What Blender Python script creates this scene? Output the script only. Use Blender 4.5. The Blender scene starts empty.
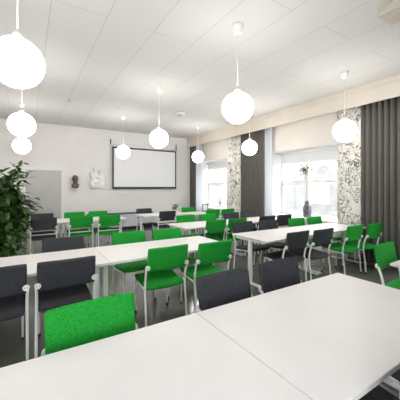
import bpy, bmesh, math, random
from mathutils import Vector, Matrix
random.seed(7)
PI = math.pi
scene = bpy.context.scene
col = scene.collection

# ------------------------------------------------------------------ materials
def principled(name, color, rough=.5, metal=0., spec=.5):
    m = bpy.data.materials.new(name); m.use_nodes = True
    b = m.node_tree.nodes['Principled BSDF']
    b.inputs['Base Color'].default_value = (*color, 1)
    b.inputs['Roughness'].default_value = rough
    b.inputs['Metallic'].default_value = metal
    b.inputs['Specular IOR Level'].default_value = spec
    return m, m.node_tree, b

def noisy(name, c1, c2, scale, rough=.5, bump=0., detail=3, metal=0., spec=.5, lo=.35, hi=.65):
    m, t, b = principled(name, c1, rough, metal, spec)
    co = t.nodes.new('ShaderNodeTexCoord')
    n = t.nodes.new('ShaderNodeTexNoise'); n.inputs['Scale'].default_value = scale; n.inputs['Detail'].default_value = detail
    r = t.nodes.new('ShaderNodeValToRGB')
    r.color_ramp.elements[0].color = (*c1, 1); r.color_ramp.elements[1].color = (*c2, 1)
    r.color_ramp.elements[0].position = lo; r.color_ramp.elements[1].position = hi
    t.links.new(co.outputs['Object'], n.inputs['Vector'])
    t.links.new(n.outputs['Fac'], r.inputs['Fac']); t.links.new(r.outputs['Color'], b.inputs['Base Color'])
    if bump:
        bp = t.nodes.new('ShaderNodeBump'); bp.inputs['Strength'].default_value = bump; bp.inputs['Distance'].default_value = .002
        t.links.new(n.outputs['Fac'], bp.inputs['Height']); t.links.new(bp.outputs['Normal'], b.inputs['Normal'])
    return m

M = {}
M['wall'] = noisy('wall_paint', (.805, .78, .765), (.83, .805, .79), 2.0, .85)
M['warm_wall'] = noisy('warm_wall_paint', (.75, .705, .65), (.78, .735, .68), 2.0, .85)
M['pelmet'] = noisy('pelmet_paint', (.67, .61, .53), (.70, .64, .56), 3.0, .5)
M['trim'] = noisy('white_trim', (.82, .81, .79), (.85, .84, .82), 4.0, .45)
M['door_grey'] = noisy('door_grey', (.50, .50, .48), (.53, .53, .51), 3.0, .5)
M['laminate'] = noisy('white_laminate', (.78, .76, .745), (.80, .78, .765), 6.0, .42, spec=.35)
M['edge'] = noisy('table_edge', (.66, .65, .62), (.70, .69, .66), 8.0, .5)
M['white_metal'] = noisy('white_metal', (.86, .86, .85), (.88, .88, .87), 12.0, .3)
M['green'] = noisy('green_fabric', (.004, .22, .014), (.020, .39, .046), 170, .8, .5, spec=.25)
M['dark'] = noisy('charcoal_fabric', (.017, .0185, .023), (.068, .070, .079), 170, .8, .5, spec=.3)
M['rubber'] = noisy('dark_rubber', (.04, .04, .04), (.06, .06, .06), 30, .6)
M['screw'] = noisy('steel_screw', (.25, .25, .25), (.32, .32, .32), 30, .35, metal=.8)
M['screen'] = noisy('screen_fabric', (.84, .84, .85), (.86, .86, .87), 20, .8)
M['black'] = noisy('black_border', (.012, .012, .014), (.02, .02, .022), 20, .5)
M['whiteboard'] = noisy('whiteboard', (.82, .82, .82), (.84, .84, .84), 5, .25)
M['grey_cabinet'] = noisy('grey_cabinet', (.58, .60, .65), (.62, .64, .69), 5, .4)
M['dark_top'] = noisy('dark_top', (.03, .03, .035), (.045, .045, .05), 20, .5)
M['bronze'] = noisy('bronze', (.09, .068, .052), (.20, .155, .12), 18, .5, .3, metal=.3)
M['plaster'] = noisy('white_plaster', (.82, .81, .79), (.86, .85, .83), 20, .7, .2)
M['curtain_grey'] = noisy('grey_curtain', (.112, .105, .096), (.148, .139, .127), 90, .9, .3, spec=.1)
M['bark'] = noisy('bark', (.10, .07, .045), (.2, .15, .10), 20, .9, .5)
M['leaf'] = noisy('ficus_leaf', (.014, .045, .008), (.07, .15, .03), 9, .38, lo=.3, hi=.7)
M['soil'] = noisy('soil', (.03, .02, .015), (.07, .05, .035), 60, .95, .8)
M['pot_dark'] = noisy('dark_pot', (.05, .05, .05), (.08, .08, .08), 10, .5)
M['pot_white'] = noisy('white_pot', (.80, .80, .79), (.84, .84, .83), 10, .3)
M['pink'] = noisy('pink_petals', (.70, .30, .32), (.85, .50, .50), 40, .7)
M['vent_beige'] = noisy('beige_metal', (.60, .55, .46), (.64, .59, .50), 6, .45)
M['vent_grey'] = noisy('grey_metal', (.45, .43, .40), (.52, .50, .47), 20, .4, metal=.2)
M['blue_frame'] = noisy('navy_frame', (.03, .035, .07), (.045, .05, .09), 20, .4)
M['paper'] = noisy('paper_print', (.75, .78, .82), (.88, .88, .88), 12, .6)
M['facade'] = noisy('facade_render', (.13, .127, .12), (.165, .16, .152), 1.2, .9)
M['facade_glass'] = noisy('facade_window', (.10, .12, .13), (.17, .19, .20), .8, .15)
M['asphalt'] = noisy('street_paving', (.20, .20, .20), (.26, .26, .26), 3, .9)

def glass_mat(name, tint=(1, 1, 1), gloss=.08):
    m = bpy.data.materials.new(name); m.use_nodes = True; t = m.node_tree; t.nodes.clear()
    o = t.nodes.new('ShaderNodeOutputMaterial'); tr = t.nodes.new('ShaderNodeBsdfTransparent'); gl = t.nodes.new('ShaderNodeBsdfGlossy')
    tr.inputs['Color'].default_value = (*tint, 1); gl.inputs['Roughness'].default_value = .02
    mx = t.nodes.new('ShaderNodeMixShader'); mx.inputs['Fac'].default_value = gloss
    t.links.new(tr.outputs[0], mx.inputs[1]); t.links.new(gl.outputs[0], mx.inputs[2]); t.links.new(mx.outputs[0], o.inputs['Surface'])
    return m
M['glass'] = glass_mat('window_glass', (.97, .98, .98), .05)
M['jar_glass'] = glass_mat('jar_glass', (.50, .53, .56), .14)

def ceiling_mat():
    m, t, b = principled('ceiling_panels', (.70, .688, .675), .8)
    co = t.nodes.new('ShaderNodeTexCoord'); mp = t.nodes.new('ShaderNodeMapping')
    mp.inputs['Location'].default_value = (-2.094, .806, 0)
    mp.inputs['Rotation'].default_value = (0, 0, -PI / 2)
    br = t.nodes.new('ShaderNodeTexBrick')
    br.inputs['Color1'].default_value = (.695, .682, .668, 1); br.inputs['Color2'].default_value = (.715, .702, .688, 1)
    br.inputs['Mortar'].default_value = (.44, .425, .40, 1)
    br.inputs['Scale'].default_value = 1; br.inputs['Brick Width'].default_value = 2.46; br.inputs['Row Height'].default_value = .579
    br.inputs['Mortar Size'].default_value = .0035; br.inputs['Mortar Smooth'].default_value = .3
    t.links.new(co.outputs['Object'], mp.inputs['Vector']); t.links.new(mp.outputs['Vector'], br.inputs['Vector'])
    t.links.new(br.outputs['Color'], b.inputs['Base Color'])
    bp = t.nodes.new('ShaderNodeBump'); bp.inputs['Strength'].default_value = .4; bp.inputs['Distance'].default_value = .004; bp.invert = True
    t.links.new(br.outputs['Fac'], bp.inputs['Height']); t.links.new(bp.outputs['Normal'], b.inputs['Normal'])
    return m
M['ceiling'] = ceiling_mat()

def floor_mat():
    m = noisy('vinyl_floor', (.12, .125, .108), (.175, .18, .158), 1.6, .13, detail=6, spec=.7)
    return m
M['floor'] = floor_mat()

def sheer_mat():
    m = bpy.data.materials.new('sheer_voile'); m.use_nodes = True; t = m.node_tree; t.nodes.clear()
    o = t.nodes.new('ShaderNodeOutputMaterial'); tr = t.nodes.new('ShaderNodeBsdfTransparent')
    df = t.nodes.new('ShaderNodeBsdfDiffuse'); tl = t.nodes.new('ShaderNodeBsdfTranslucent')
    for n in (df, tl): n.inputs['Color'].default_value = (.85, .87, .90, 1)
    a = t.nodes.new('ShaderNodeMixShader'); a.inputs['Fac'].default_value = .5
    b = t.nodes.new('ShaderNodeMixShader'); b.inputs['Fac'].default_value = .75
    t.links.new(df.outputs[0], a.inputs[1]); t.links.new(tl.outputs[0], a.inputs[2])
    t.links.new(tr.outputs[0], b.inputs[1]); t.links.new(a.outputs[0], b.inputs[2]); t.links.new(b.outputs[0], o.inputs['Surface'])
    return m
M['sheer'] = sheer_mat()

def blind_mat():
    m = bpy.data.materials.new('white_blind'); m.use_nodes = True; t = m.node_tree; t.nodes.clear()
    o = t.nodes.new('ShaderNodeOutputMaterial'); df = t.nodes.new('ShaderNodeBsdfDiffuse'); tl = t.nodes.new('ShaderNodeBsdfTranslucent')
    for n in (df, tl): n.inputs['Color'].default_value = (.80, .80, .80, 1)
    a = t.nodes.new('ShaderNodeMixShader'); a.inputs['Fac'].default_value = .25
    t.links.new(df.outputs[0], a.inputs[1]); t.links.new(tl.outputs[0], a.inputs[2]); t.links.new(a.outputs[0], o.inputs['Surface'])
    return m
M['blind'] = blind_mat()

def globe_mat():
    m, t, b = principled('opal_globe', (.9, .9, .9), .3)
    b.inputs['Emission Color'].default_value = (1, .965, .915, 1)
    b.inputs['Emission Strength'].default_value = GLOBE
    return m

def pattern_mat():
    """white cotton with a printed dark drawing of twigs and leaves"""
    m, t, b = principled('botanical_print', (.78, .76, .72), .9, 0, .1)
    co = t.nodes.new('ShaderNodeTexCoord')
    def line(scale, dist, thr, seed):
        mp = t.nodes.new('ShaderNodeMapping'); mp.inputs['Location'].default_value = (seed, seed * 1.7, seed * .3)
        n = t.nodes.new('ShaderNodeTexNoise'); n.inputs['Scale'].default_value = scale; n.inputs['Detail'].default_value = 1.5
        n.inputs['Distortion'].default_value = dist
        s = t.nodes.new('ShaderNodeMath'); s.operation = 'SUBTRACT'; s.inputs[1].default_value = .5
        a = t.nodes.new('ShaderNodeMath'); a.operation = 'ABSOLUTE'
        c = t.nodes.new('ShaderNodeMath'); c.operation = 'LESS_THAN'; c.inputs[1].default_value = thr
        t.links.new(co.outputs['Object'], mp.inputs['Vector']); t.links.new(mp.outputs['Vector'], n.inputs['Vector'])
        t.links.new(n.outputs['Fac'], s.inputs[0]); t.links.new(s.outputs[0], a.inputs[0]); t.links.new(a.outputs[0], c.inputs[0])
        return c
    l1 = line(5.5, 1.2, .018, 0); l2 = line(9, .8, .018, 9)
    # patches where the drawing is dense
    n3 = t.nodes.new('ShaderNodeTexNoise'); n3.inputs['Scale'].default_value = 3.2; n3.inputs['Detail'].default_value = 2
    t.links.new(co.outputs['Object'], n3.inputs['Vector'])
    g = t.nodes.new('ShaderNodeMath'); g.operation = 'GREATER_THAN'; g.inputs[1].default_value = .43
    t.links.new(n3.outputs['Fac'], g.inputs[0])
    mx = t.nodes.new('ShaderNodeMath'); mx.operation = 'MAXIMUM'
    t.links.new(l1.outputs[0], mx.inputs[0]); t.links.new(l2.outputs[0], mx.inputs[1])
    ml = t.nodes.new('ShaderNodeMath'); ml.operation = 'MULTIPLY'
    t.links.new(mx.outputs[0], ml.inputs[0]); t.links.new(g.outputs[0], ml.inputs[1])
    # blots: leaves
    v = t.nodes.new('ShaderNodeTexNoise'); v.inputs['Scale'].default_value = 9; v.inputs['Detail'].default_value = 2; v.inputs['Distortion'].default_value = 1.2
    t.links.new(co.outputs['Object'], v.inputs['Vector'])
    vg = t.nodes.new('ShaderNodeMath'); vg.operation = 'GREATER_THAN'; vg.inputs[1].default_value = .69
    t.links.new(v.outputs['Fac'], vg.inputs[0])
    m2 = t.nodes.new('ShaderNodeMath'); m2.operation = 'MAXIMUM'
    t.links.new(ml.outputs[0], m2.inputs[0]); t.links.new(vg.outputs[0], m2.inputs[1])
    rgb = t.nodes.new('ShaderNodeMix'); rgb.data_type = 'RGBA'
    rgb.inputs[6].default_value = (.78, .755, .71, 1); rgb.inputs[7].default_value = (.20, .19, .18, 1)
    t.links.new(m2.outputs[0], rgb.inputs[0]); t.links.new(rgb.outputs[2], b.inputs['Base Color'])
    return m
M['print'] = pattern_mat()

GLOBE = 8.5
M['globe'] = globe_mat()

# ------------------------------------------------------------------ mesh helpers
def box(bm, x0, x1, y0, y1, z0, z1, bev=0., mat=0):
    vs = [bm.verts.new((x, y, z)) for x in (x0, x1) for y in (y0, y1) for z in (z0, z1)]
    fs = [(0, 1, 3, 2), (4, 6, 7, 5), (0, 4, 5, 1), (2, 3, 7, 6), (0, 2, 6, 4), (1, 5, 7, 3)]
    F = [bm.faces.new([vs[i] for i in f]) for f in fs]
    for f in F: f.material_index = mat
    if bev > 0:
        es = {e for f in F for e in f.edges}
        bmesh.ops.bevel(bm, geom=list(es), offset=bev, segments=2, profile=.5, affect='EDGES')
    return bm

def smooth_path(pts, n=6):
    P = [Vector(p) for p in pts]
    if len(P) < 3: return P
    out = []
    for i in range(len(P) - 1):
        p0 = P[i - 1] if i > 0 else P[i]; p1 = P[i]; p2 = P[i + 1]; p3 = P[i + 2] if i + 2 < len(P) else P[i + 1]
        for k in range(n):
            t = k / n
            out.append(.5 * ((2 * p1) + (-p0 + p2) * t + (2 * p0 - 5 * p1 + 4 * p2 - p3) * t * t + (-p0 + 3 * p1 - 3 * p2 + p3) * t ** 3))
    out.append(P[-1]); return out

def tube(bm, pts, r, seg=8, r2=None, smooth=True):
    P = smooth_path(pts) if smooth else [Vector(p) for p in pts]
    rings = []; up = Vector((.13, .31, .94))
    for i, p in enumerate(P):
        d = (P[min(i + 1, len(P) - 1)] - P[max(i - 1, 0)]).normalized()
        a = d.cross(up)
        if a.length < .05: a = d.cross(Vector((1, 0, 0)))
        a.normalize(); b = d.cross(a)
        rr = r if r2 is None else r + (r2 - r) * i / (len(P) - 1)
        rings.append([bm.verts.new(p + rr * (math.cos(2 * PI * k / seg) * a + math.sin(2 * PI * k / seg) * b)) for k in range(seg)])
    for i in range(len(rings) - 1):
        for k in range(seg):
            f = bm.faces.new((rings[i][k], rings[i][(k + 1) % seg], rings[i + 1][(k + 1) % seg], rings[i + 1][k])); f.smooth = True
    bm.faces.new(rings[0][::-1]); bm.faces.new(rings[-1])
    return bm

def lathe(bm, prof, seg=20, c=(0, 0, 0)):
    rings = []
    for r, z in prof:
        if r < 1e-5: rings.append([bm.verts.new((c[0], c[1], c[2] + z))])
        else: rings.append([bm.verts.new((c[0] + r * math.cos(2 * PI * k / seg), c[1] + r * math.sin(2 * PI * k / seg), c[2] + z)) for k in range(seg)])
    for i in range(len(rings) - 1):
        a, b = rings[i], rings[i + 1]
        for k in range(seg):
            k2 = (k + 1) % seg
            if len(a) == 1 and len(b) == 1: continue
            if len(a) == 1: f = bm.faces.new((a[0], b[k2], b[k]))
            elif len(b) == 1: f = bm.faces.new((a[k], a[k2], b[0]))
            else: f = bm.faces.new((a[k], a[k2], b[k2], b[k]))
            f.smooth = True
    return bm

def ellipsoid(bm, c, r, rot=None, u=12, v=8):
    mt = Matrix.Translation(c) @ (rot or Matrix()) @ Matrix.Diagonal((*r, 1))
    bmesh.ops.create_uvsphere(bm, u_segments=u, v_segments=v, radius=1, matrix=mt)
    for f in bm.faces: f.smooth = True

def pad(bm, fn, th, n=12, m=8, corner=.05):
    """cushioned panel: fn(u,v)->(point, normal), u,v in -1..1; rounded corners and rounded rim"""
    def uv(i, j, ins):
        u = -1 + 2 * i / n; v = -1 + 2 * j / m
        s = 1 - ins
        return u * s * (1 - corner * abs(v) ** 8), v * s * (1 - corner * 1.6 * abs(u) ** 8)
    layers = {}
    for side in (1, -1):
        g = []
        for i in range(n + 1):
            row = []
            for j in range(m + 1):
                p, nn = fn(*uv(i, j, .02)); row.append(bm.verts.new(Vector(p) + Vector(nn) * th / 2 * side))
            g.append(row)
        layers[side] = g
        for i in range(n):
            for j in range(m):
                q = [g[i][j], g[i + 1][j], g[i + 1][j + 1], g[i][j + 1]]
                f = bm.faces.new(q if side > 0 else q[::-1]); f.smooth = True
    loop = [(i, 0) for i in range(n)] + [(n, j) for j in range(m)] + [(i, m) for i in range(n, 0, -1)] + [(0, j) for j in range(m, 0, -1)]
    rim = [bm.verts.new(Vector(fn(*uv(i, j, 0))[0])) for i, j in loop]
    L = len(loop)
    for side in (1, -1):
        g = layers[side]
        for k in range(L):
            a = g[loop[k][0]][loop[k][1]]; b = g[loop[(k + 1) % L][0]][loop[(k + 1) % L][1]]
            q = [a, rim[k], rim[(k + 1) % L], b]
            f = bm.faces.new(q if side > 0 else q[::-1]); f.smooth = True
    bmesh.ops.recalc_face_normals(bm, faces=bm.faces)
    return bm

def link(name, bm, mats, parent=None, loc=None):
    me = bpy.data.meshes.new(name)
    bmesh.ops.recalc_face_normals(bm, faces=bm.faces)
    bm.to_mesh(me); bm.free()
    for m in (mats if isinstance(mats, (list, tuple)) else [mats]): me.materials.append(m)
    o = bpy.data.objects.new(name, me); col.objects.link(o)
    if parent: o.parent = parent
    if loc: o.location = loc
    return o

def tag(o, label, cat, group=None, kind=None):
    o['label'] = label; o['category'] = cat
    if group: o['group'] = group
    if kind: o['kind'] = kind
    return o

def thing(name, label, cat, loc=(0, 0, 0), rz=0, group=None):
    o = bpy.data.objects.new(name, None); col.objects.link(o)
    o.empty_display_size = .1; o.location = loc; o.rotation_euler = (0, 0, rz)
    return tag(o, label, cat, group)

def struct(name, bm, mats, parent=None):
    o = link(name, bm, mats, parent)
    if parent is None: o['kind'] = 'structure'
    return o

def copy_tree(o, parent=None):
    c = o.copy(); col.objects.link(c)
    if parent: c.parent = parent
    for ch in list(o.children): copy_tree(ch, c)
    return c

# ------------------------------------------------------------------ dimensions
XL, XR = -2.6, 5.86          # left wall, window wall
YF, YB = -2.3, 9.95          # wall behind the camera, end wall
H = 3.49
XG = 6.36                    # glazing plane
XP = 5.60                    # pelmet face
WINS = [(3.56, 5.61), (7.59, 9.42), (-.04, 1.80)]  # last one is unseen, added to light the near tables
SILL, HEAD = .72, 2.49

# ------------------------------------------------------------------ room shell
bm = bmesh.new(); box(bm, XL - .2, XG + .15, YF - .2, YB + .2, -.12, 0); struct('floor', bm, M['floor'])
bm = bmesh.new(); box(bm, XL - .2, XG + .15, YF - .2, YB + .2, H, H + .12); struct('ceiling', bm, M['ceiling'])
bm = bmesh.new(); box(bm, XL - .2, XG + .15, YB, YB + .2, 0, H); struct('wall_back', bm, M['wall'])
bm = bmesh.new(); box(bm, XL - .2, XL, YF, YB, 0, H); struct('wall_left', bm, M['wall'])
FILL_WINS = [(-2.2, -.2), (.3, 1.5)]     # unseen windows added behind the camera to brighten tables and chair fronts
bm = bmesh.new(); xs = [XL - .2] + [x for w in FILL_WINS for x in w] + [XG + .15]
for i in range(0, len(xs), 2): box(bm, xs[i], xs[i + 1], YF - .2, YF, 0, H)
for a, b in FILL_WINS: box(bm, a, b, YF - .2, YF, 2.85, H); box(bm, a, b, YF - .2, YF, 0, .8)
struct('wall_front', bm, M['wall'])
for i, (a, b) in enumerate(FILL_WINS):
    bm = bmesh.new(); m_ = (a + b) / 2; y0, y1 = YF - .16, YF - .09
    for q0, q1 in ((a, a + .05), (m_ - .03, m_ + .03), (b - .05, b)): box(bm, q0, q1, y0, y1, .8, 2.85, .005)
    for q0, q1 in ((a + .05, m_ - .03), (m_ + .03, b - .05)):
        box(bm, q0, q1, y0, y1, .8, .85, .005); box(bm, q0, q1, y0, y1, 2.8, 2.85, .005)
    w_ = struct('window_%d' % (i + 4), bm, M['trim'])  # invented window, lets in fill daylight from behind
    for q0, q1 in ((a + .05, m_ - .03), (m_ + .03, b - .05)):
        bm = bmesh.new(); box(bm, q0, q1, YF - .13, YF - .12, .85, 2.8); link('pane', bm, M['glass'], w_)
bm = bmesh.new()
ys = [YF] + [y for w in sorted(WINS) for y in w] + [YB]
for i in range(0, len(ys), 2): box(bm, XR, XG + .15, ys[i], ys[i + 1], 0, H)
for a, b in WINS:
    box(bm, XR, XG + .15, a, b, HEAD, H); box(bm, XR, XG + .15, a, b, 0, SILL - .04)
struct('wall_right', bm, M['warm_wall'])
bm = bmesh.new(); box(bm, XL, .0 - .09, YB - .015, YB, 0, .09); box(bm, 1.05, XR, YB - .015, YB, 0, .09); struct('baseboard_back', bm, M['dark_top'])
# pelmet along the window wall
bm = bmesh.new(); box(bm, XP, XP + .03, YF, YB, 3.11, H, .004); box(bm, XP - .018, XP, YF, YB, H - .10, H, .004); box(bm, XP - .008, XP, YF, YB, 3.11, 3.135, .002)
box(bm, XP + .03, XR, YF, YB, 3.40, 3.43)
struct('trim_1', bm, M['pelmet'])

def make_window(idx, a, b):
    bm = bmesh.new()
    f = .055; x0, x1 = XG - .05, XG + .03
    box(bm, x0, x1, a, a + f, SILL, HEAD, .006); box(bm, x0, x1, b - f, b, SILL, HEAD, .006)
    box(bm, x0, x1, a + f, b - f, HEAD - f, HEAD, .006); box(bm, x0, x1, a + f, b - f, SILL, SILL + f, .006)
    mid = b - .90; tz = 1.64
    box(bm, x0, x1, mid - .04, mid + .04, SILL + f, HEAD - f, .006)
    for s, e in ((a + f, mid - .04), (mid + .04, b - f)): box(bm, x0, x1, s, e, tz - .035, tz + .035, .006)
    w = struct('window_%d' % idx, bm, M['trim']); w['label'] = 'white framed window with a high transom set deep in the wall'
    # opening casement of the far lower bay
    bm = bmesh.new(); s, e, z0, z1 = mid + .045, b - f - .005, SILL + f + .005, tz - .04
    box(bm, x0 - .03, x0, s, s + .06, z0, z1, .005); box(bm, x0 - .03, x0, e - .06, e, z0, z1, .005)
    box(bm, x0 - .03, x0, s + .06, e - .06, z1 - .06, z1, .005); box(bm, x0 - .03, x0, s + .06, e - .06, z0, z0 + .06, .005)
    link('casement', bm, M['trim'], w)
    for s, e in ((a + f, mid - .04), (mid + .04, b - f)):
        for z0, z1 in ((SILL + f, tz - .035), (tz + .035, HEAD - f)):
            bm = bmesh.new(); box(bm, XG - .005, XG + .005, s, e, z0, z1); link('pane', bm, M['glass'], w)
    bm = bmesh.new(); box(bm, XR - .06, XG - .05, a - .0, b + .0, SILL - .04, SILL, .008); link('sill', bm, M['trim'], w)
    # painted reveal lining
    bm = bmesh.new(); t = .012
    box(bm, XR - .004, XG - .05, a, a + t, SILL, HEAD); box(bm, XR - .004, XG - .05, b - t, b, SILL, HEAD); box(bm, XR - .004, XG - .05, a + t, b - t, HEAD - t, HEAD)
    link('reveal', bm, M['trim'], w)
for i, (a, b) in enumerate(WINS): make_window(i + 1, a, b)

def roller_blind(a, b, drop, label):
    t = thing('roller_blind', label, 'blind', (XG - .12, (a + b) / 2, HEAD - .05), 0, 'roller blinds in the windows')
    w = (b - a) / 2 - .03
    bm = bmesh.new(); tube(bm, [(0, -w, 0), (0, w, 0)], .03, 12); link('roller', bm, M['trim'], t)
    bm = bmesh.new(); box(bm, .027, .03, -w + .01, w - .01, -drop, 0); link('cloth', bm, M['blind'], t)
    bm = bmesh.new(); box(bm, .02, .037, -w + .01, w - .01, -drop - .02, -drop, .004); link('bottom_bar', bm, M['trim'], t)
roller_blind(*WINS[0], .27, 'white roller blind drawn a little way down in the nearer window')
roller_blind(*WINS[1], .22, 'white roller blind at the top of the window nearest the projection screen')

# door in the end wall
bm = bmesh.new(); box(bm, -.02, .95, YB - .02, YB + .001, 0, 2.02, .004); d = struct('door_1', bm, M['door_grey']); d['label'] = 'plain grey door with a white frame in the end wall'
bm = bmesh.new(); box(bm, -.09, -.02, YB - .035, YB, 0, 2.09, .005); box(bm, .95, 1.04, YB - .035, YB, 0, 2.09, .005); box(bm, -.02, .95, YB - .035, YB, 2.02, 2.09, .005)
link('door_frame', bm, M['trim'], d)

# ------------------------------------------------------------------ curtains
def curtain(name, label, y0, y1, mat, x=5.72, pitch=.11, amp=.035, th=.004, z0=.03, z1=3.32, group=None):
    n = max(8, int((y1 - y0) / pitch * 8)); bm = bmesh.new(); rows = []
    zs = [z0, z0 + .6, 1.6, 2.5, z1]
    ph = random.random() * 6
    for iz, z in enumerate(zs):
        k = 1 if iz == len(zs) - 1 else 1.0 + .12 * math.sin(iz * 1.7)
        row = []
        for i in range(n + 1):
            y = y0 + (y1 - y0) * i / n; s = (y - y0) / pitch * 2 * PI
            jitter = .35 * math.sin(s * .23 + ph) * (1 if iz < 4 else .5)
            w = math.sin(s + jitter)
            row.append(Vector((x + amp * k * (abs(w) ** .7 * (1 if w > 0 else -1)), y + .012 * math.cos(s + jitter) * 1.2, z)))
        rows.append(row)
    V = [[[bm.verts.new(p + Vector((sgn * th / 2, 0, 0))) for p in row] for row in rows] for sgn in (-1, 1)]
    for s in (0, 1):
        for j in range(len(zs) - 1):
            for i in range(n):
                f = bm.faces.new((V[s][j][i], V[s][j][i + 1], V[s][j + 1][i + 1], V[s][j + 1][i])); f.smooth = True
    for i in range(n):
        bm.faces.new((V[0][0][i], V[1][0][i], V[1][0][i + 1], V[0][0][i + 1])); bm.faces.new((V[0][-1][i], V[0][-1][i + 1], V[1][-1][i + 1], V[1][-1][i]))
    for j in range(len(zs) - 1):
        for i in (0, n): bm.faces.new((V[0][j][i], V[0][j + 1][i], V[1][j + 1][i], V[1][j][i]))
    o = link(name, bm, mat); tag(o, label, 'curtain', group)
curtain('curtain', 'wide pleated dark grey curtain at the right edge of the photo', 1.80, 2.985, M['curtain_grey'], group='dark grey curtains')
curtain('curtain', 'pleated dark grey curtain between the two visible windows', 5.64, 6.69, M['curtain_grey'], group='dark grey curtains')
curtain('curtain', 'pleated dark grey curtain in the far corner beside the projection screen', 9.42, 9.91, M['curtain_grey'], group='dark grey curtains')
curtain('patterned_curtain', 'white curtain with dark twig print beside the wide dark grey curtain on the right', 3.00, 3.53, M['print'], pitch=.22, amp=.02, group='twig print curtains')
curtain('patterned_curtain', 'white curtain with dark twig print next to the farther window', 6.70, 7.36, M['print'], pitch=.22, amp=.02, group='twig print curtains')
curtain('sheer_curtain', 'thin white voile curtain on the left of the farther window', 8.93, 9.40, M['sheer'], x=5.70, pitch=.09, amp=.02, th=.002, group='white voile curtains')
curtain('sheer_curtain', 'thin white voile curtain on the left of the nearer window', 5.36, 5.63, M['sheer'], x=5.70, pitch=.07, amp=.02, th=.002, group='white voile curtains')
for y0, y1, a in ((YF + .02, YB - .02, 0),):
    bm = bmesh.new(); box(bm, 5.70, 5.74, y0, y1, 3.335, 3.40); struct('trim_2', bm, M['trim'])

# ------------------------------------------------------------------ chair
def make_chair(label, fabric, group):
    t = thing('conference_chair', label, 'chair', group=group)
    # backrest: shallow concave curve, leaning back
    def back(u, v):
        x = u * .24; z = .725 + v * .13
        y = -.228 - .018 * (1 - u * u) - .19 * (z - .60)
        n = Vector((-.15 * u, 1, .19)).normalized()
        return (x, y, z), n
    bm = bmesh.new(); pad(bm, back, .024, 16, 10, .014); link('backrest', bm, fabric, t)
    def seat(u, v):
        x = u * .232; y = -.005 + v * .23
        z = .432 + .022 * v - .022 * max(0, v - .55) ** 2 * 4 + .006 * u * u - .008 * (1 - v * v)
        return (x, y, z), Vector((0, .12 * max(0, v - .5), 1)).normalized()
    bm = bmesh.new(); pad(bm, seat, .034, 12, 12, .05); link('seat', bm, fabric, t)
    for s in (-1, 1):
        bm = bmesh.new()   # rear leg sweeping up to the backrest
        tube(bm, [(s * .243, -.235, .0), (s * .242, -.215, .22), (s * .240, -.19, .40), (s * .240, -.205, .53), (s * .244, -.242, .64)], 0.0125, 8)
        l = link('leg', bm, M['white_metal'], t)
        bm = bmesh.new(); lathe(bm, [(0, 0), (.015, 0), (.015, .022), (.0118, .03)], 10, (s * .243, -.2355, 0)); link('foot_cap', bm, M['rubber'], l)
        bm = bmesh.new()   # front leg
        tube(bm, [(s * .205, .205, .0), (s * .205, .195, .25), (s * .205, .185, .395), (s * .215, .12, .416)], .0105, 8)
        l = link('leg', bm, M['white_metal'], t)
        bm = bmesh.new(); lathe(bm, [(0, 0), (.014, 0), (.014, .022), (.0108, .03)], 10, (s * .205, .205, 0)); link('foot_cap', bm, M['rubber'], l)
        bm = bmesh.new()   # side rail under the seat
        tube(bm, [(s * .238, -.19, .392), (s * .228, -.05, .398), (s * .215, .13, .415)], .0105, 8); link('seat_rail', bm, M['white_metal'], t)
        bm = bmesh.new()   # round bracket on the outer back of the backrest
        c = Vector((s * .232, -.256, .645)); mt = Matrix.Translation(c) @ Matrix.Rotation(PI / 2, 4, 'X')
        bmesh.ops.create_cone(bm, cap_ends=True, segments=18, radius1=.027, radius2=.024, depth=.018, matrix=mt)
        k = link('bracket', bm, M['white_metal'], t)
        bm = bmesh.new()
        for dx in (-.011, .011):
            bmesh.ops.create_cone(bm, cap_ends=True, segments=8, radius1=.0045, radius2=.0045, depth=.004, matrix=Matrix.Translation(c + Vector((dx, -.0095, .003))) @ Matrix.Rotation(PI / 2, 4, 'X'))
        link('screws', bm, M['screw'], k)
    return t

GG, GD = 'green upholstered chairs', 'charcoal upholstered chairs'
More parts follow.
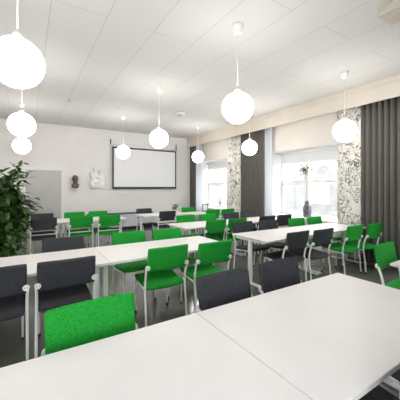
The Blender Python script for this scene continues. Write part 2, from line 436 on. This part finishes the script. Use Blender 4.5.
# (x, y of the backrest, way it faces, colour, label); n = facing the end wall, s = facing the camera
CH = [
 # long table in front
 (.33, 1.66, 's', 'g', 'green chair at the front table, big in the lower left, facing the camera'),
 (1.27, 1.69, 's', 'd', 'charcoal chair behind the front table, left of the two there'),
 (1.89, 1.71, 's', 'd', 'charcoal chair behind the front table, right of the two there'),
 (1.345, .385, 'n', 'd', 'charcoal chair seat under the near edge of the front table, lower of two'),
 (1.985, .40, 'n', 'd', 'charcoal chair seat under the front table, cut by the right photo edge near the bottom'),
 # second table on the left
 (-.235, 2.74, 'n', 'd', 'charcoal chair seen from behind, cut by the left photo edge'),
 (.315, 2.73, 'n', 'd', 'charcoal chair seen from behind at the second left table, beside the big green chair'),
 (1.31, 2.72, 'n', 'g', 'green chair seen from behind at the second left table, left of two greens'),
 (1.89, 2.66, 'n', 'g', 'green chair seen from behind at the right end of the second left table'),
 (.40, 3.91, 's', 'd', 'charcoal chair facing the camera behind the second left table'),
 (1.25, 3.92, 's', 'g', 'green chair facing the camera behind the second left table, left of two'),
 (1.82, 3.86, 's', 'g', 'green chair facing the camera behind the second left table, right of two'),
 # far left table
 (.31, 6.56, 'n', 'd', 'charcoal chair seen from behind at the far left table in front of the grey door'),
 (1.03, 6.53, 'n', 'g', 'green chair seen from behind at the far left table, below the bronze bust'),
 (1.62, 6.45, 'n', 'g', 'green chair seen from behind at the right end of the far left table'),
 (.33, 7.72, 's', 'd', 'charcoal chair facing the camera behind the far left table, against the grey door'),
 (-.27, 7.70, 's', 'd', 'charcoal chair behind the far left table, half hidden by the tall plant'),
 (1.04, 7.70, 's', 'g', 'green chair facing the camera behind the far left table, below the bronze bust'),
 (1.62, 7.70, 's', 'g', 'green chair facing the camera behind the far left table, below the white relief'),
 # right table nearest the camera but one
 (3.33, 2.63, 'n', 'd', 'charcoal chair seen from behind at the nearer window table, left of two'),
 (3.86, 2.58, 'n', 'd', 'charcoal chair seen from behind at the nearer window table, right of two'),
 (4.69, 2.55, 'n', 'g', 'green chair seen from behind at the nearer window table, left of two greens'),
 (5.22, 2.49, 'n', 'g', 'green chair seen from behind at the nearer window table, before the wide grey curtain'),
 (3.39, 3.93, 's', 'd', 'charcoal chair facing the camera behind the left end of the nearer window table'),
 (3.93, 3.82, 's', 'd', 'charcoal chair facing the camera behind the nearer window table, second from its left end'),
 (4.70, 3.78, 's', 'g', 'green chair facing the camera behind the nearer window table, below the glass jar'),
 (5.23, 3.74, 's', 'g', 'green chair facing the camera behind the window end of the nearer window table'),
 # middle right table
 (3.14, 4.40, 'n', 'g', 'green chair seen from behind at the left end of the middle window table'),
 (3.68, 4.40, 'n', 'g', 'green chair seen from behind at the middle window table, second from its left end'),
 (4.55, 4.42, 'n', 'd', 'charcoal chair seen from behind at the middle window table, left of two by the window'),
 (5.08, 4.40, 'n', 'd', 'charcoal chair seen from behind at the middle window table, closest to the nearer window'),
 (3.07, 5.52, 's', 'g', 'green chair facing the camera behind the left end of the middle window table'),
 (3.65, 5.48, 's', 'g', 'green chair facing the camera behind the middle window table, second from its left end'),
 (4.36, 5.48, 's', 'd', 'charcoal chair facing the camera behind the middle window table, before the twig print curtain'),
 (4.89, 5.48, 's', 'd', 'charcoal chair facing the camera behind the middle window table, before the grey curtain'),
 # farthest right table
 (3.20, 6.72, 'n', 'd', 'charcoal chair seen from behind at the farthest table below the projection screen'),
 (4.50, 6.46, 'n', 'g', 'green chair seen from behind at the farthest window table, below the picture frame'),
 (5.03, 6.46, 'n', 'g', 'green chair seen from behind at the farthest window table, nearest the farther window'),
 (2.97, 7.88, 's', 'd', 'charcoal chair facing the camera behind the left end of the farthest table'),
 (4.34, 7.64, 's', 'g', 'green chair facing the camera behind the farthest table, in front of the corner curtain'),
 # table cut by the right photo edge
 (3.46, 1.56, 's', 'g', 'green chair at the right photo edge facing the camera at a cropped white table'),
]
proto = {}; cross = None
TURN = {(.33, 1.66): .04, (3.46, 1.56): .06}
for x, y, f, c, lab in CH:
    if c not in proto:
        o = proto[c] = make_chair(lab, M['green'] if c == 'g' else M['dark'], GG if c == 'g' else GD)
    else:
        o = copy_tree(proto[c]); o['label'] = lab
    o.location = (x, y + .28, 0) if f == 'n' else (x, y - .28, 0)
    o.rotation_euler = (0, 0, (0 if f == 'n' else PI) + TURN.get((x, y), 0))
    if f == 'n' and y > 6:      # the far chairs show a white rail across the back of the frame
        if cross is None:
            bm = bmesh.new(); tube(bm, [(-.240, -.197, .50), (.240, -.197, .50)], .0095, 8); cross = link('crossbar', bm, M['white_metal'], o)
        else:
            k = cross.copy(); col.objects.link(k); k.parent = o

# ------------------------------------------------------------------ tables
TZ = .725
def table(label, x0, x1, y0, y1):
    cx, cy = (x0 + x1) / 2, (y0 + y1) / 2; L = x1 - x0; W = y1 - y0
    t = thing('meeting_table', label, 'table', (cx, cy, 0), 0, 'white meeting tables')
    bm = bmesh.new(); g = .0015
    box(bm, -L / 2 + g, L / 2 - g, -W / 2, W / 2, TZ - .026, TZ, .003)
    bm.normal_update()
    for f in bm.faces: f.material_index = 1 if abs(f.normal.z) < .3 else 0
    link('tabletop', bm, [M['laminate'], M['edge']], t)
    for s in (-1, 1):
        lx = s * (L / 2 - .045)
        bm = bmesh.new(); box(bm, lx - .026, lx + .026, -.028, .028, .028, TZ - .055, .008)
        lg = link('leg', bm, M['white_metal'], t)
        bm = bmesh.new(); box(bm, lx - .03, lx + .03, -W / 2 + .09, W / 2 - .09, .006, .034, .006); link('foot_bar', bm, M['white_metal'], lg)
        bm = bmesh.new(); box(bm, lx - .03, lx + .03, -W / 2 + .08, W / 2 - .08, TZ - .058, TZ - .026, .004); link('top_bracket', bm, M['white_metal'], lg)
    bm = bmesh.new(); box(bm, -L / 2 + .08, L / 2 - .08, -.02, .02, TZ - .056, TZ - .026, .004); link('beam', bm, M['white_metal'], t)
table('white table in front filling the lower right of the photo', .885, 2.385, .565, 1.46)
table('white table in front at the bottom left, left of the seam', -.615, .885, .565, 1.46)
table('white table left half of the second row, behind the charcoal chair backs', -.78, .73, 2.90, 3.73)
table('white table right half of the second row, with two green chairs each side', .73, 2.33, 2.90, 3.73)
table('white table of the nearer window row, end toward the middle of the room', 2.88, 4.23, 2.82, 3.60)
table('white table of the nearer window row, end beside the twig print curtain', 4.23, 5.56, 2.82, 3.60)
table('white table of the middle window row, end toward the middle of the room', 2.50, 3.98, 4.50, 5.28)
table('white table of the middle window row, end next to the windows', 3.98, 5.46, 4.50, 5.28)
table('white table left half of the far left row, in front of the grey door', -.74, .72, 6.72, 7.50)
table('white table right half of the far left row, with green chairs', .72, 2.10, 6.72, 7.50)
table('white table farthest back below the projection screen', 2.60, 3.98, 6.86, 7.64)
table('white table farthest back carrying the small framed picture', 3.99, 5.46, 6.62, 7.40)
table('white table cropped by the right photo edge beside the lone green chair', 3.12, 4.5, .55, 1.36)

# ------------------------------------------------------------------ pendant lamps
R = .19
def pendant(x, y, z, label):
    t = thing('pendant_lamp', label, 'lamp', (x, y, H), 0, 'white globe pendant lamps')
    bm = bmesh.new(); lathe(bm, [(0, 0), (.075, 0), (.072, -.03), (.05, -.10), (.02, -.12), (0, -.12)], 20); link('canopy', bm, M['trim'], t)
    bm = bmesh.new(); tube(bm, [(0, 0, -.11), (0, 0, z + R + .02 - H)], .006, 6); link('cord', bm, M['trim'], t)
    bm = bmesh.new(); lathe(bm, [(0, .05), (.03, .05), (.042, .0), (.042, -.012), (0, -.012)], 16, (0, 0, z + R - H)); link('cap', bm, M['trim'], t)
    bm = bmesh.new(); ellipsoid(bm, (0, 0, z - H), (R, R, R), None, 32, 20); link('globe', bm, M['globe'], t)
zc = 2.47
pendant(-.06, 2.60, zc, 'white globe lamp at the upper left, largest and cut by the photo edge')
pendant(-.06, 5.16, zc, 'white globe lamp on the left, middle one of the left column')
pendant(-.09, 7.80, zc, 'white globe lamp on the left, lowest and smallest of the left column, above the plant')
pendant(2.20, 2.64, zc, 'large white globe lamp near the centre top of the photo')
pendant(2.27, 5.18, zc, 'white globe lamp in front of the top right of the projection screen')
pendant(2.30, 7.72, zc, 'white globe lamp in front of the top left of the projection screen')
pendant(4.68, 2.74, zc, 'white globe lamp on the right in front of the twig print curtain')
pendant(4.70, 5.18, zc, 'white globe lamp in front of the grey curtain between the windows')
pendant(4.72, 7.65, zc, 'small white globe lamp at the far corner above the farther window')

# ceiling fittings
t = thing('air_vent', 'beige box shaped ventilation unit on the ceiling at the upper right corner', 'vent', (3.49, 1.0, H))
bm = bmesh.new(); box(bm, -.17, .17, -.66, .58, -.09, 0, .015); link('housing', bm, M['vent_beige'], t)
bm = bmesh.new(); box(bm, -.06, .15, -.62, .55, -.10, -.088, .006); link('cover', bm, M['vent_beige'], t)
t = thing('ceiling_detector', 'small round grey device on the ceiling in front of the end wall', 'detector', (3.52, 6.62, H))
bm = bmesh.new(); lathe(bm, [(0, 0), (.13, 0), (.13, -.03), (.10, -.05), (0, -.05)], 20); link('base', bm, M['trim'], t)
bm = bmesh.new(); lathe(bm, [(0, -.05), (.07, -.05), (.06, -.085), (0, -.09)], 16); link('sensor', bm, M['vent_grey'], t)
bm = bmesh.new(); lathe(bm, [(0, 0), (.03, 0), (.03, -.012), (.012, -.02), (.012, -.05), (.02, -.055), (0, -.06)], 12); o = link('sprinkler_head', bm, M['vent_grey']); o.location = (.83, 6.95, H)
tag(o, 'tiny grey sprinkler head on the ceiling at the end of a panel seam', 'sprinkler')

# ------------------------------------------------------------------ end wall furniture
t = thing('projection_screen', 'white pull-down projection screen with black border on the end wall', 'screen', (3.80, YB - .008, 1.45))
w = 1.25; zt = 1.455
bm = bmesh.new(); tube(bm, [(-w - .07, -.10, zt + .05), (w + .07, -.10, zt + .05)], .045, 14, smooth=False); link('roller_case', bm, M['trim'], t)
bm = bmesh.new(); box(bm, -w, w, -.105, -.10, 0, zt + .02); sc = link('border', bm, M['black'], t)
bm = bmesh.new(); box(bm, -w + .05, w - .05, -.107, -.103, .045, zt - .045); link('projection_cloth', bm, M['screen'], t)
bm = bmesh.new(); box(bm, -w - .01, w + .01, -.115, -.09, -.025, .0, .005); link('bottom_bar', bm, M['black'], t)
for s in (-1, 1):
    bm = bmesh.new(); box(bm, s * (w + .04) - .018, s * (w + .04) + .018, -.03, 0, zt + .06, zt + .28, .003); box(bm, s * (w + .04) - .012, s * (w + .04) + .012, -.10, -.02, zt + .085, zt + .105, .003)
    link('bracket', bm, M['black'], t)
t = thing('whiteboard', 'white writing board on the end wall, its foot showing under the projection screen', 'whiteboard', (3.40, YB, 1.24))
bm = bmesh.new(); box(bm, -.66, .66, -.02, 0, 0, 1.0, .004); link('board', bm, M['whiteboard'], t)
bm = bmesh.new(); box(bm, -.66, .66, -.03, 0, -.02, .0, .003); box(bm, -.68, -.66, -.03, 0, -.02, 1.0, .003); box(bm, .66, .68, -.03, 0, -.02, 1.0, .003); link('frame', bm, M['trim'], t)

t = thing('low_cabinet', 'long low light grey cabinet with dark top along the end wall', 'cabinet', (2.85, YB - .18, 0))
bm = bmesh.new(); box(bm, -1.13, 1.13, -.155, .155, .10, .545, .004); link('body', bm, M['grey_cabinet'], t)
bm = bmesh.new(); box(bm, -1.10, 1.10, -.13, .155, 0, .10); link('plinth', bm, M['black'], t)
bm = bmesh.new(); box(bm, -1.15, 1.15, -.17, .16, .545, .575, .004); link('top', bm, M['dark_top'], t)
for k in range(4):
    bm = bmesh.new(); x0 = -1.125 + k * .5625; box(bm, x0 + .004, x0 + .5585, -.172, -.156, .108, .538, .003); dd = link('door', bm, M['grey_cabinet'], t)
    bm = bmesh.new(); box(bm, x0 + .24, x0 + .32, -.182, -.172, .49, .50, .002); link('handle', bm, M['vent_grey'], dd)

# bronze bust on the wall
t = thing('bronze_bust', 'small dark bronze head sculpture on the end wall right of the grey door', 'sculpture', (1.35, YB - .14, 1.49))
bm = bmesh.new()
ellipsoid(bm, (0, 0, .27), (.098, .105, .12)); ellipsoid(bm, (0, -.05, .235), (.062, .06, .08)); ellipsoid(bm, (0, -.105, .25), (.014, .022, .028))
ellipsoid(bm, (0, -.075, .185), (.035, .035, .035)); ellipsoid(bm, (0, .0, .15), (.075, .075, .10))
ellipsoid(bm, (0, .005, .05), (.12, .08, .085)); ellipsoid(bm, (0, 0, .0), (.10, .07, .05)); ellipsoid(bm, (-.08, 0, .26), (.015, .025, .03)); ellipsoid(bm, (.08, 0, .26), (.015, .025, .03))
ellipsoid(bm, (.025, -.095, .215), (.03, .02, .012)); ellipsoid(bm, (0, -.09, .285), (.06, .025, .018)); ellipsoid(bm, (0, -.092, .213), (.028, .014, .01))
o = link('head', bm, M['bronze'], t)
md = o.modifiers.new('remesh', 'REMESH'); md.mode = 'VOXEL'; md.voxel_size = .008; md.use_smooth_shade = True
bm = bmesh.new(); ellipsoid(bm, (0, .02, .31), (.086, .085, .085)); o = link('hair', bm, M['bronze'], t)
bm = bmesh.new(); box(bm, -.10, .10, -.06, .14, -.06, -.04, .005); link('wall_bracket', bm, M['trim'], t)

# white plaster relief: a seated pair of figures
t = thing('plaster_relief', 'white plaster relief of huddled figures on the end wall left of the projection screen', 'sculpture', (2.04, YB + .004, 1.47))
bm = bmesh.new()
def E_(x, z, rx, rz, y=-.07, ry=.07, a=0): ellipsoid(bm, (x, y, z), (rx, ry, rz), Matrix.Rotation(a, 4, 'Y'))
E_(-.07, .37, .115, .20, a=.1); E_(-.10, .14, .16, .14); E_(.13, .13, .14, .13); E_(.02, .08, .22, .08); E_(.12, .33, .095, .17, a=-.12)
E_(-.07, .53, .055, .07); E_(-.07, .625, .06, .075, -.095); E_(-.075, .655, .068, .055, -.075); E_(.11, .47, .045, .05); E_(.105, .555, .052, .064, -.10)
E_(-.15, .52, .075, .04, -.08, .045, a=-.25); E_(-.20, .47, .04, .08, -.08, .04, a=.2); E_(-.165, .42, .04, .13, -.09, .045, a=-.25)
E_(.02, .36, .09, .038, -.125, .04, a=.5); E_(.20, .30, .04, .13, -.09, .045, a=-.25); E_(.215, .17, .04, .09, -.08, .05)
E_(-.03, .20, .10, .045, -.13, .04, a=-.4); E_(.07, .18, .045, .12, -.125, .04, a=.15); E_(-.15, .10, .05, .10, -.12, .045, a=.1)
o = link('figures', bm, M['plaster'], t)
md = o.modifiers.new('remesh', 'REMESH'); md.mode = 'VOXEL'; md.voxel_size = .012; md.use_smooth_shade = True
bm = bmesh.new(); box(bm, -.24, .26, -.10, 0, -.02, .015, .006); link('ledge', bm, M['plaster'], t)

# ------------------------------------------------------------------ plants and small things
def leaf(bm, p, d, L, W):
    d = d.normalized(); side = d.cross(Vector((random.uniform(-.4, .4), random.uniform(-.4, .4), 1))).normalized()
    nrm = side.cross(d).normalized(); rows = []
    for s, wf in ((0, .06), (.3, .9), (.62, .8), (1, .04)):
        c = p + d * L * s - nrm * L * .22 * s * s
        rows.append([bm.verts.new(c - side * W * wf + nrm * W * .25 * wf), bm.verts.new(c), bm.verts.new(c + side * W * wf + nrm * W * .25 * wf)])
    for i in range(3):
        for k in range(2):
            f = bm.faces.new((rows[i][k], rows[i][k + 1], rows[i + 1][k + 1], rows[i + 1][k])); f.smooth = True

t = thing('potted_ficus', 'tall leafy dark green ficus tree at the left photo edge', 'plant', (-.38, 4.95, 0))
bm = bmesh.new(); lathe(bm, [(0, 0), (.15, 0), (.19, .30), (.20, .32), (.18, .32), (.17, .27), (0, .27)], 24); link('pot', bm, M['pot_dark'], t)
bm = bmesh.new(); lathe(bm, [(0, .285), (.10, .285), (.165, .275)], 24); link('soil', bm, M['soil'], t)
trunk = bmesh.new(); tips = []
for k in range(4):
    a = k * PI / 2 + .4; b = Vector((.04 * math.cos(a), .04 * math.sin(a), .27))
    m1 = Vector((.07 * math.cos(a + 1.5), .07 * math.sin(a + 1.5), .8)); e = Vector((.16 * math.cos(a), .16 * math.sin(a), 1.56))
    tube(trunk, [b, m1, e], .018, 7, .008)
    for j in range(26):
        s = random.uniform(.18, 1); st = b.lerp(m1, s * 2) if s < .5 else m1.lerp(e, s * 2 - 1)
        an = random.uniform(0, 2 * PI); zz = st.z
        rad = .44 * (1 - .35 * max(0, (zz - 1.0) / .6) ** 1.5)
        en = st + Vector((math.cos(an) * rad * random.uniform(.4, 1), math.sin(an) * rad * random.uniform(.4, 1), random.uniform(-.12, .30)))
        tube(trunk, [st, st.lerp(en, .5) + Vector((0, 0, .04)), en], .006, 5, .002); tips.append((st, en))
link('trunk', trunk, M['bark'], t)
fol = bmesh.new()
for st, en in tips:
    for j in range(40):
        s = random.uniform(.15, 1.05); p = st.lerp(en, s) + Vector([random.gauss(0, .05) for _ in range(3)])
        d = (en - st).normalized() + Vector((random.gauss(0, .7), random.gauss(0, .7), random.gauss(-.45, .5)))
        leaf(fol, p, d, random.uniform(.09, .14), random.uniform(.028, .04))
link('foliage', fol, M['leaf'], t)

# glass jar with a tall stem in the nearer window
t = thing('glass_jar', 'tall clear glass jar with a slender leafy stem on the nearer window sill', 'vase', (6.05, 4.52, SILL))
bm = bmesh.new(); lathe(bm, [(0, 0), (.085, 0), (.10, .03), (.10, .27), (.06, .33), (.05, .40), (.055, .42), (.05, .42), (.045, .40), (.054, .33), (.092, .265), (.092, .03), (0, .02)], 24); link('jar', bm, M['jar_glass'], t)
bm = bmesh.new(); lathe(bm, [(0, .021), (.088, .03), (.088, .11), (0, .115)], 20); link('pebbles', bm, M['vent_grey'], t)
bm = bmesh.new(); tube(bm, [(0, 0, .08), (.01, .02, .6), (-.02, .04, 1.22)], .006, 6, .003); st = link('stem', bm, M['bark'], t)
bm = bmesh.new()
for j in range(90):
    leaf(bm, Vector((-.02 + random.gauss(0, .05), .04 + random.gauss(0, .06), 1.20 + random.gauss(0, .09))), Vector((random.gauss(0, 1), random.gauss(0, 1), random.gauss(0, .7))), .07, .02)
link('leaves', bm, M['leaf'], st)

t = thing('picture_frame', 'small navy framed picture standing on the farthest window table', 'picture frame', (4.72, 7.22, TZ + .002), math.radians(-25))
bm = bmesh.new()
for a in ((-.095, -.07, 0, .25), (.07, .095, 0, .25)): box(bm, a[0], a[1], -.01, .01, a[2], a[3], .003)
box(bm, -.07, .07, -.01, .01, 0, .03, .003); box(bm, -.07, .07, -.01, .01, .22, .25, .003); link('frame', bm, M['blue_frame'], t)
bm = bmesh.new(); box(bm, -.07, .07, -.004, .004, .03, .22); link('print', bm, M['paper'], t)
bm = bmesh.new(); box(bm, -.02, .02, .01, .07, 0, .012, .002); box(bm, -.02, .02, .008, .016, .0, .16, .002); link('stand', bm, M['blue_frame'], t)

t = thing('bud_vase', 'small white vase with a dark sprig on the farthest window table', 'vase', (5.02, 6.86, TZ))
bm = bmesh.new(); lathe(bm, [(0, 0), (.035, 0), (.05, .05), (.035, .10), (.025, .12), (.03, .13), (.02, .125), (0, .10)], 16); link('vase', bm, M['pot_white'], t)
bm = bmesh.new(); tube(bm, [(0, 0, .1), (.01, 0, .2), (0, .01, .34)], .004, 5, .002); s_ = link('stem', bm, M['bark'], t)
bm = bmesh.new()
for j in range(34): leaf(bm, Vector((random.gauss(0, .025), random.gauss(0, .025), random.uniform(.16, .38))), Vector((random.gauss(0, 1), random.gauss(0, 1), random.gauss(.6, .5))), .055, .014)
link('leaves', bm, M['leaf'], s_)

t = thing('potted_flower', 'small pink flowering plant in a white pot on the farthest table below the screen corner', 'plant', (3.66, 7.20, TZ))
bm = bmesh.new(); lathe(bm, [(0, 0), (.055, 0), (.075, .11), (.068, .11), (.06, .09), (0, .09)], 16); link('pot', bm, M['pot_white'], t)
bm = bmesh.new()
for j in range(50): leaf(bm, Vector((random.gauss(.02, .04), random.gauss(0, .04), random.uniform(.10, .26))), Vector((random.gauss(0, 1), random.gauss(0, 1), random.gauss(.5, .5))), .08, .025)
link('leaves', bm, M['leaf'], t)
bm = bmesh.new()
for j in range(9): ellipsoid(bm, (random.gauss(-.04, .045), random.gauss(0, .04), random.uniform(.12, .22)), (.024, .024, .018), None, 8, 6)
link('flowers', bm, M['pink'], t)

# ------------------------------------------------------------------ outside
bm = bmesh.new(); box(bm, XG + .15, 40, -20, 60, -1.2, -1.0); o = link('street', bm, M['asphalt']); o['kind'] = 'structure'
t = thing('building', 'pale rendered building across the street seen through the windows', 'building', (19, 16, -1.0))
bm = bmesh.new(); box(bm, 0, 8, -26, 26, 0, 9); link('facade', bm, M['facade'], t)
for iy in range(12):
    for iz in range(3):
        y = -23 + iy * 4; z = 1.2 + iz * 2.9
        bm = bmesh.new(); box(bm, -.06, .0, y - .7, y + .7, z, z + .08); box(bm, -.06, 0, y - .7, y + .7, z + 1.52, z + 1.6)
        for q in (y - .7, y - .04, y + .62): box(bm, -.06, 0, q, q + .08, z + .08, z + 1.52)
        w_ = link('window', bm, M['trim'], t)
        bm = bmesh.new(); box(bm, -.03, .0, y - .62, y + .62, z + .08, z + 1.52); link('pane', bm, M['facade_glass'], w_)

# ------------------------------------------------------------------ light
wd = bpy.data.worlds.new('sky'); scene.world = wd; wd.use_nodes = True
bg = wd.node_tree.nodes['Background']; bg.inputs['Color'].default_value = (.93, .96, 1, 1); bg.inputs['Strength'].default_value = 4.2
sun = bpy.data.lights.new('sun', 'SUN'); sun.energy = .6; sun.angle = math.radians(2); sun.color = (1, .96, .9)
so = bpy.data.objects.new('sun', sun); col.objects.link(so); so.rotation_euler = Vector((1, .35, -.9)).to_track_quat('-Z', 'Y').to_euler()

# ------------------------------------------------------------------ camera
cam = bpy.data.cameras.new('camera'); co = bpy.data.objects.new('camera', cam); col.objects.link(co)
co.location = (0, 0, 1.5); co.rotation_euler = (PI / 2, 0, -math.radians(32.08))
cam.sensor_width = 36; cam.lens = 277 / 400 * 36; cam.shift_y = -(200 - 186.8) / 400; cam.clip_start = .02
scene.camera = co
vs = scene.view_settings
vs.view_transform = 'Standard'; vs.look = 'None'; vs.gamma = 1; vs.use_curve_mapping = False; vs.exposure = 1.3
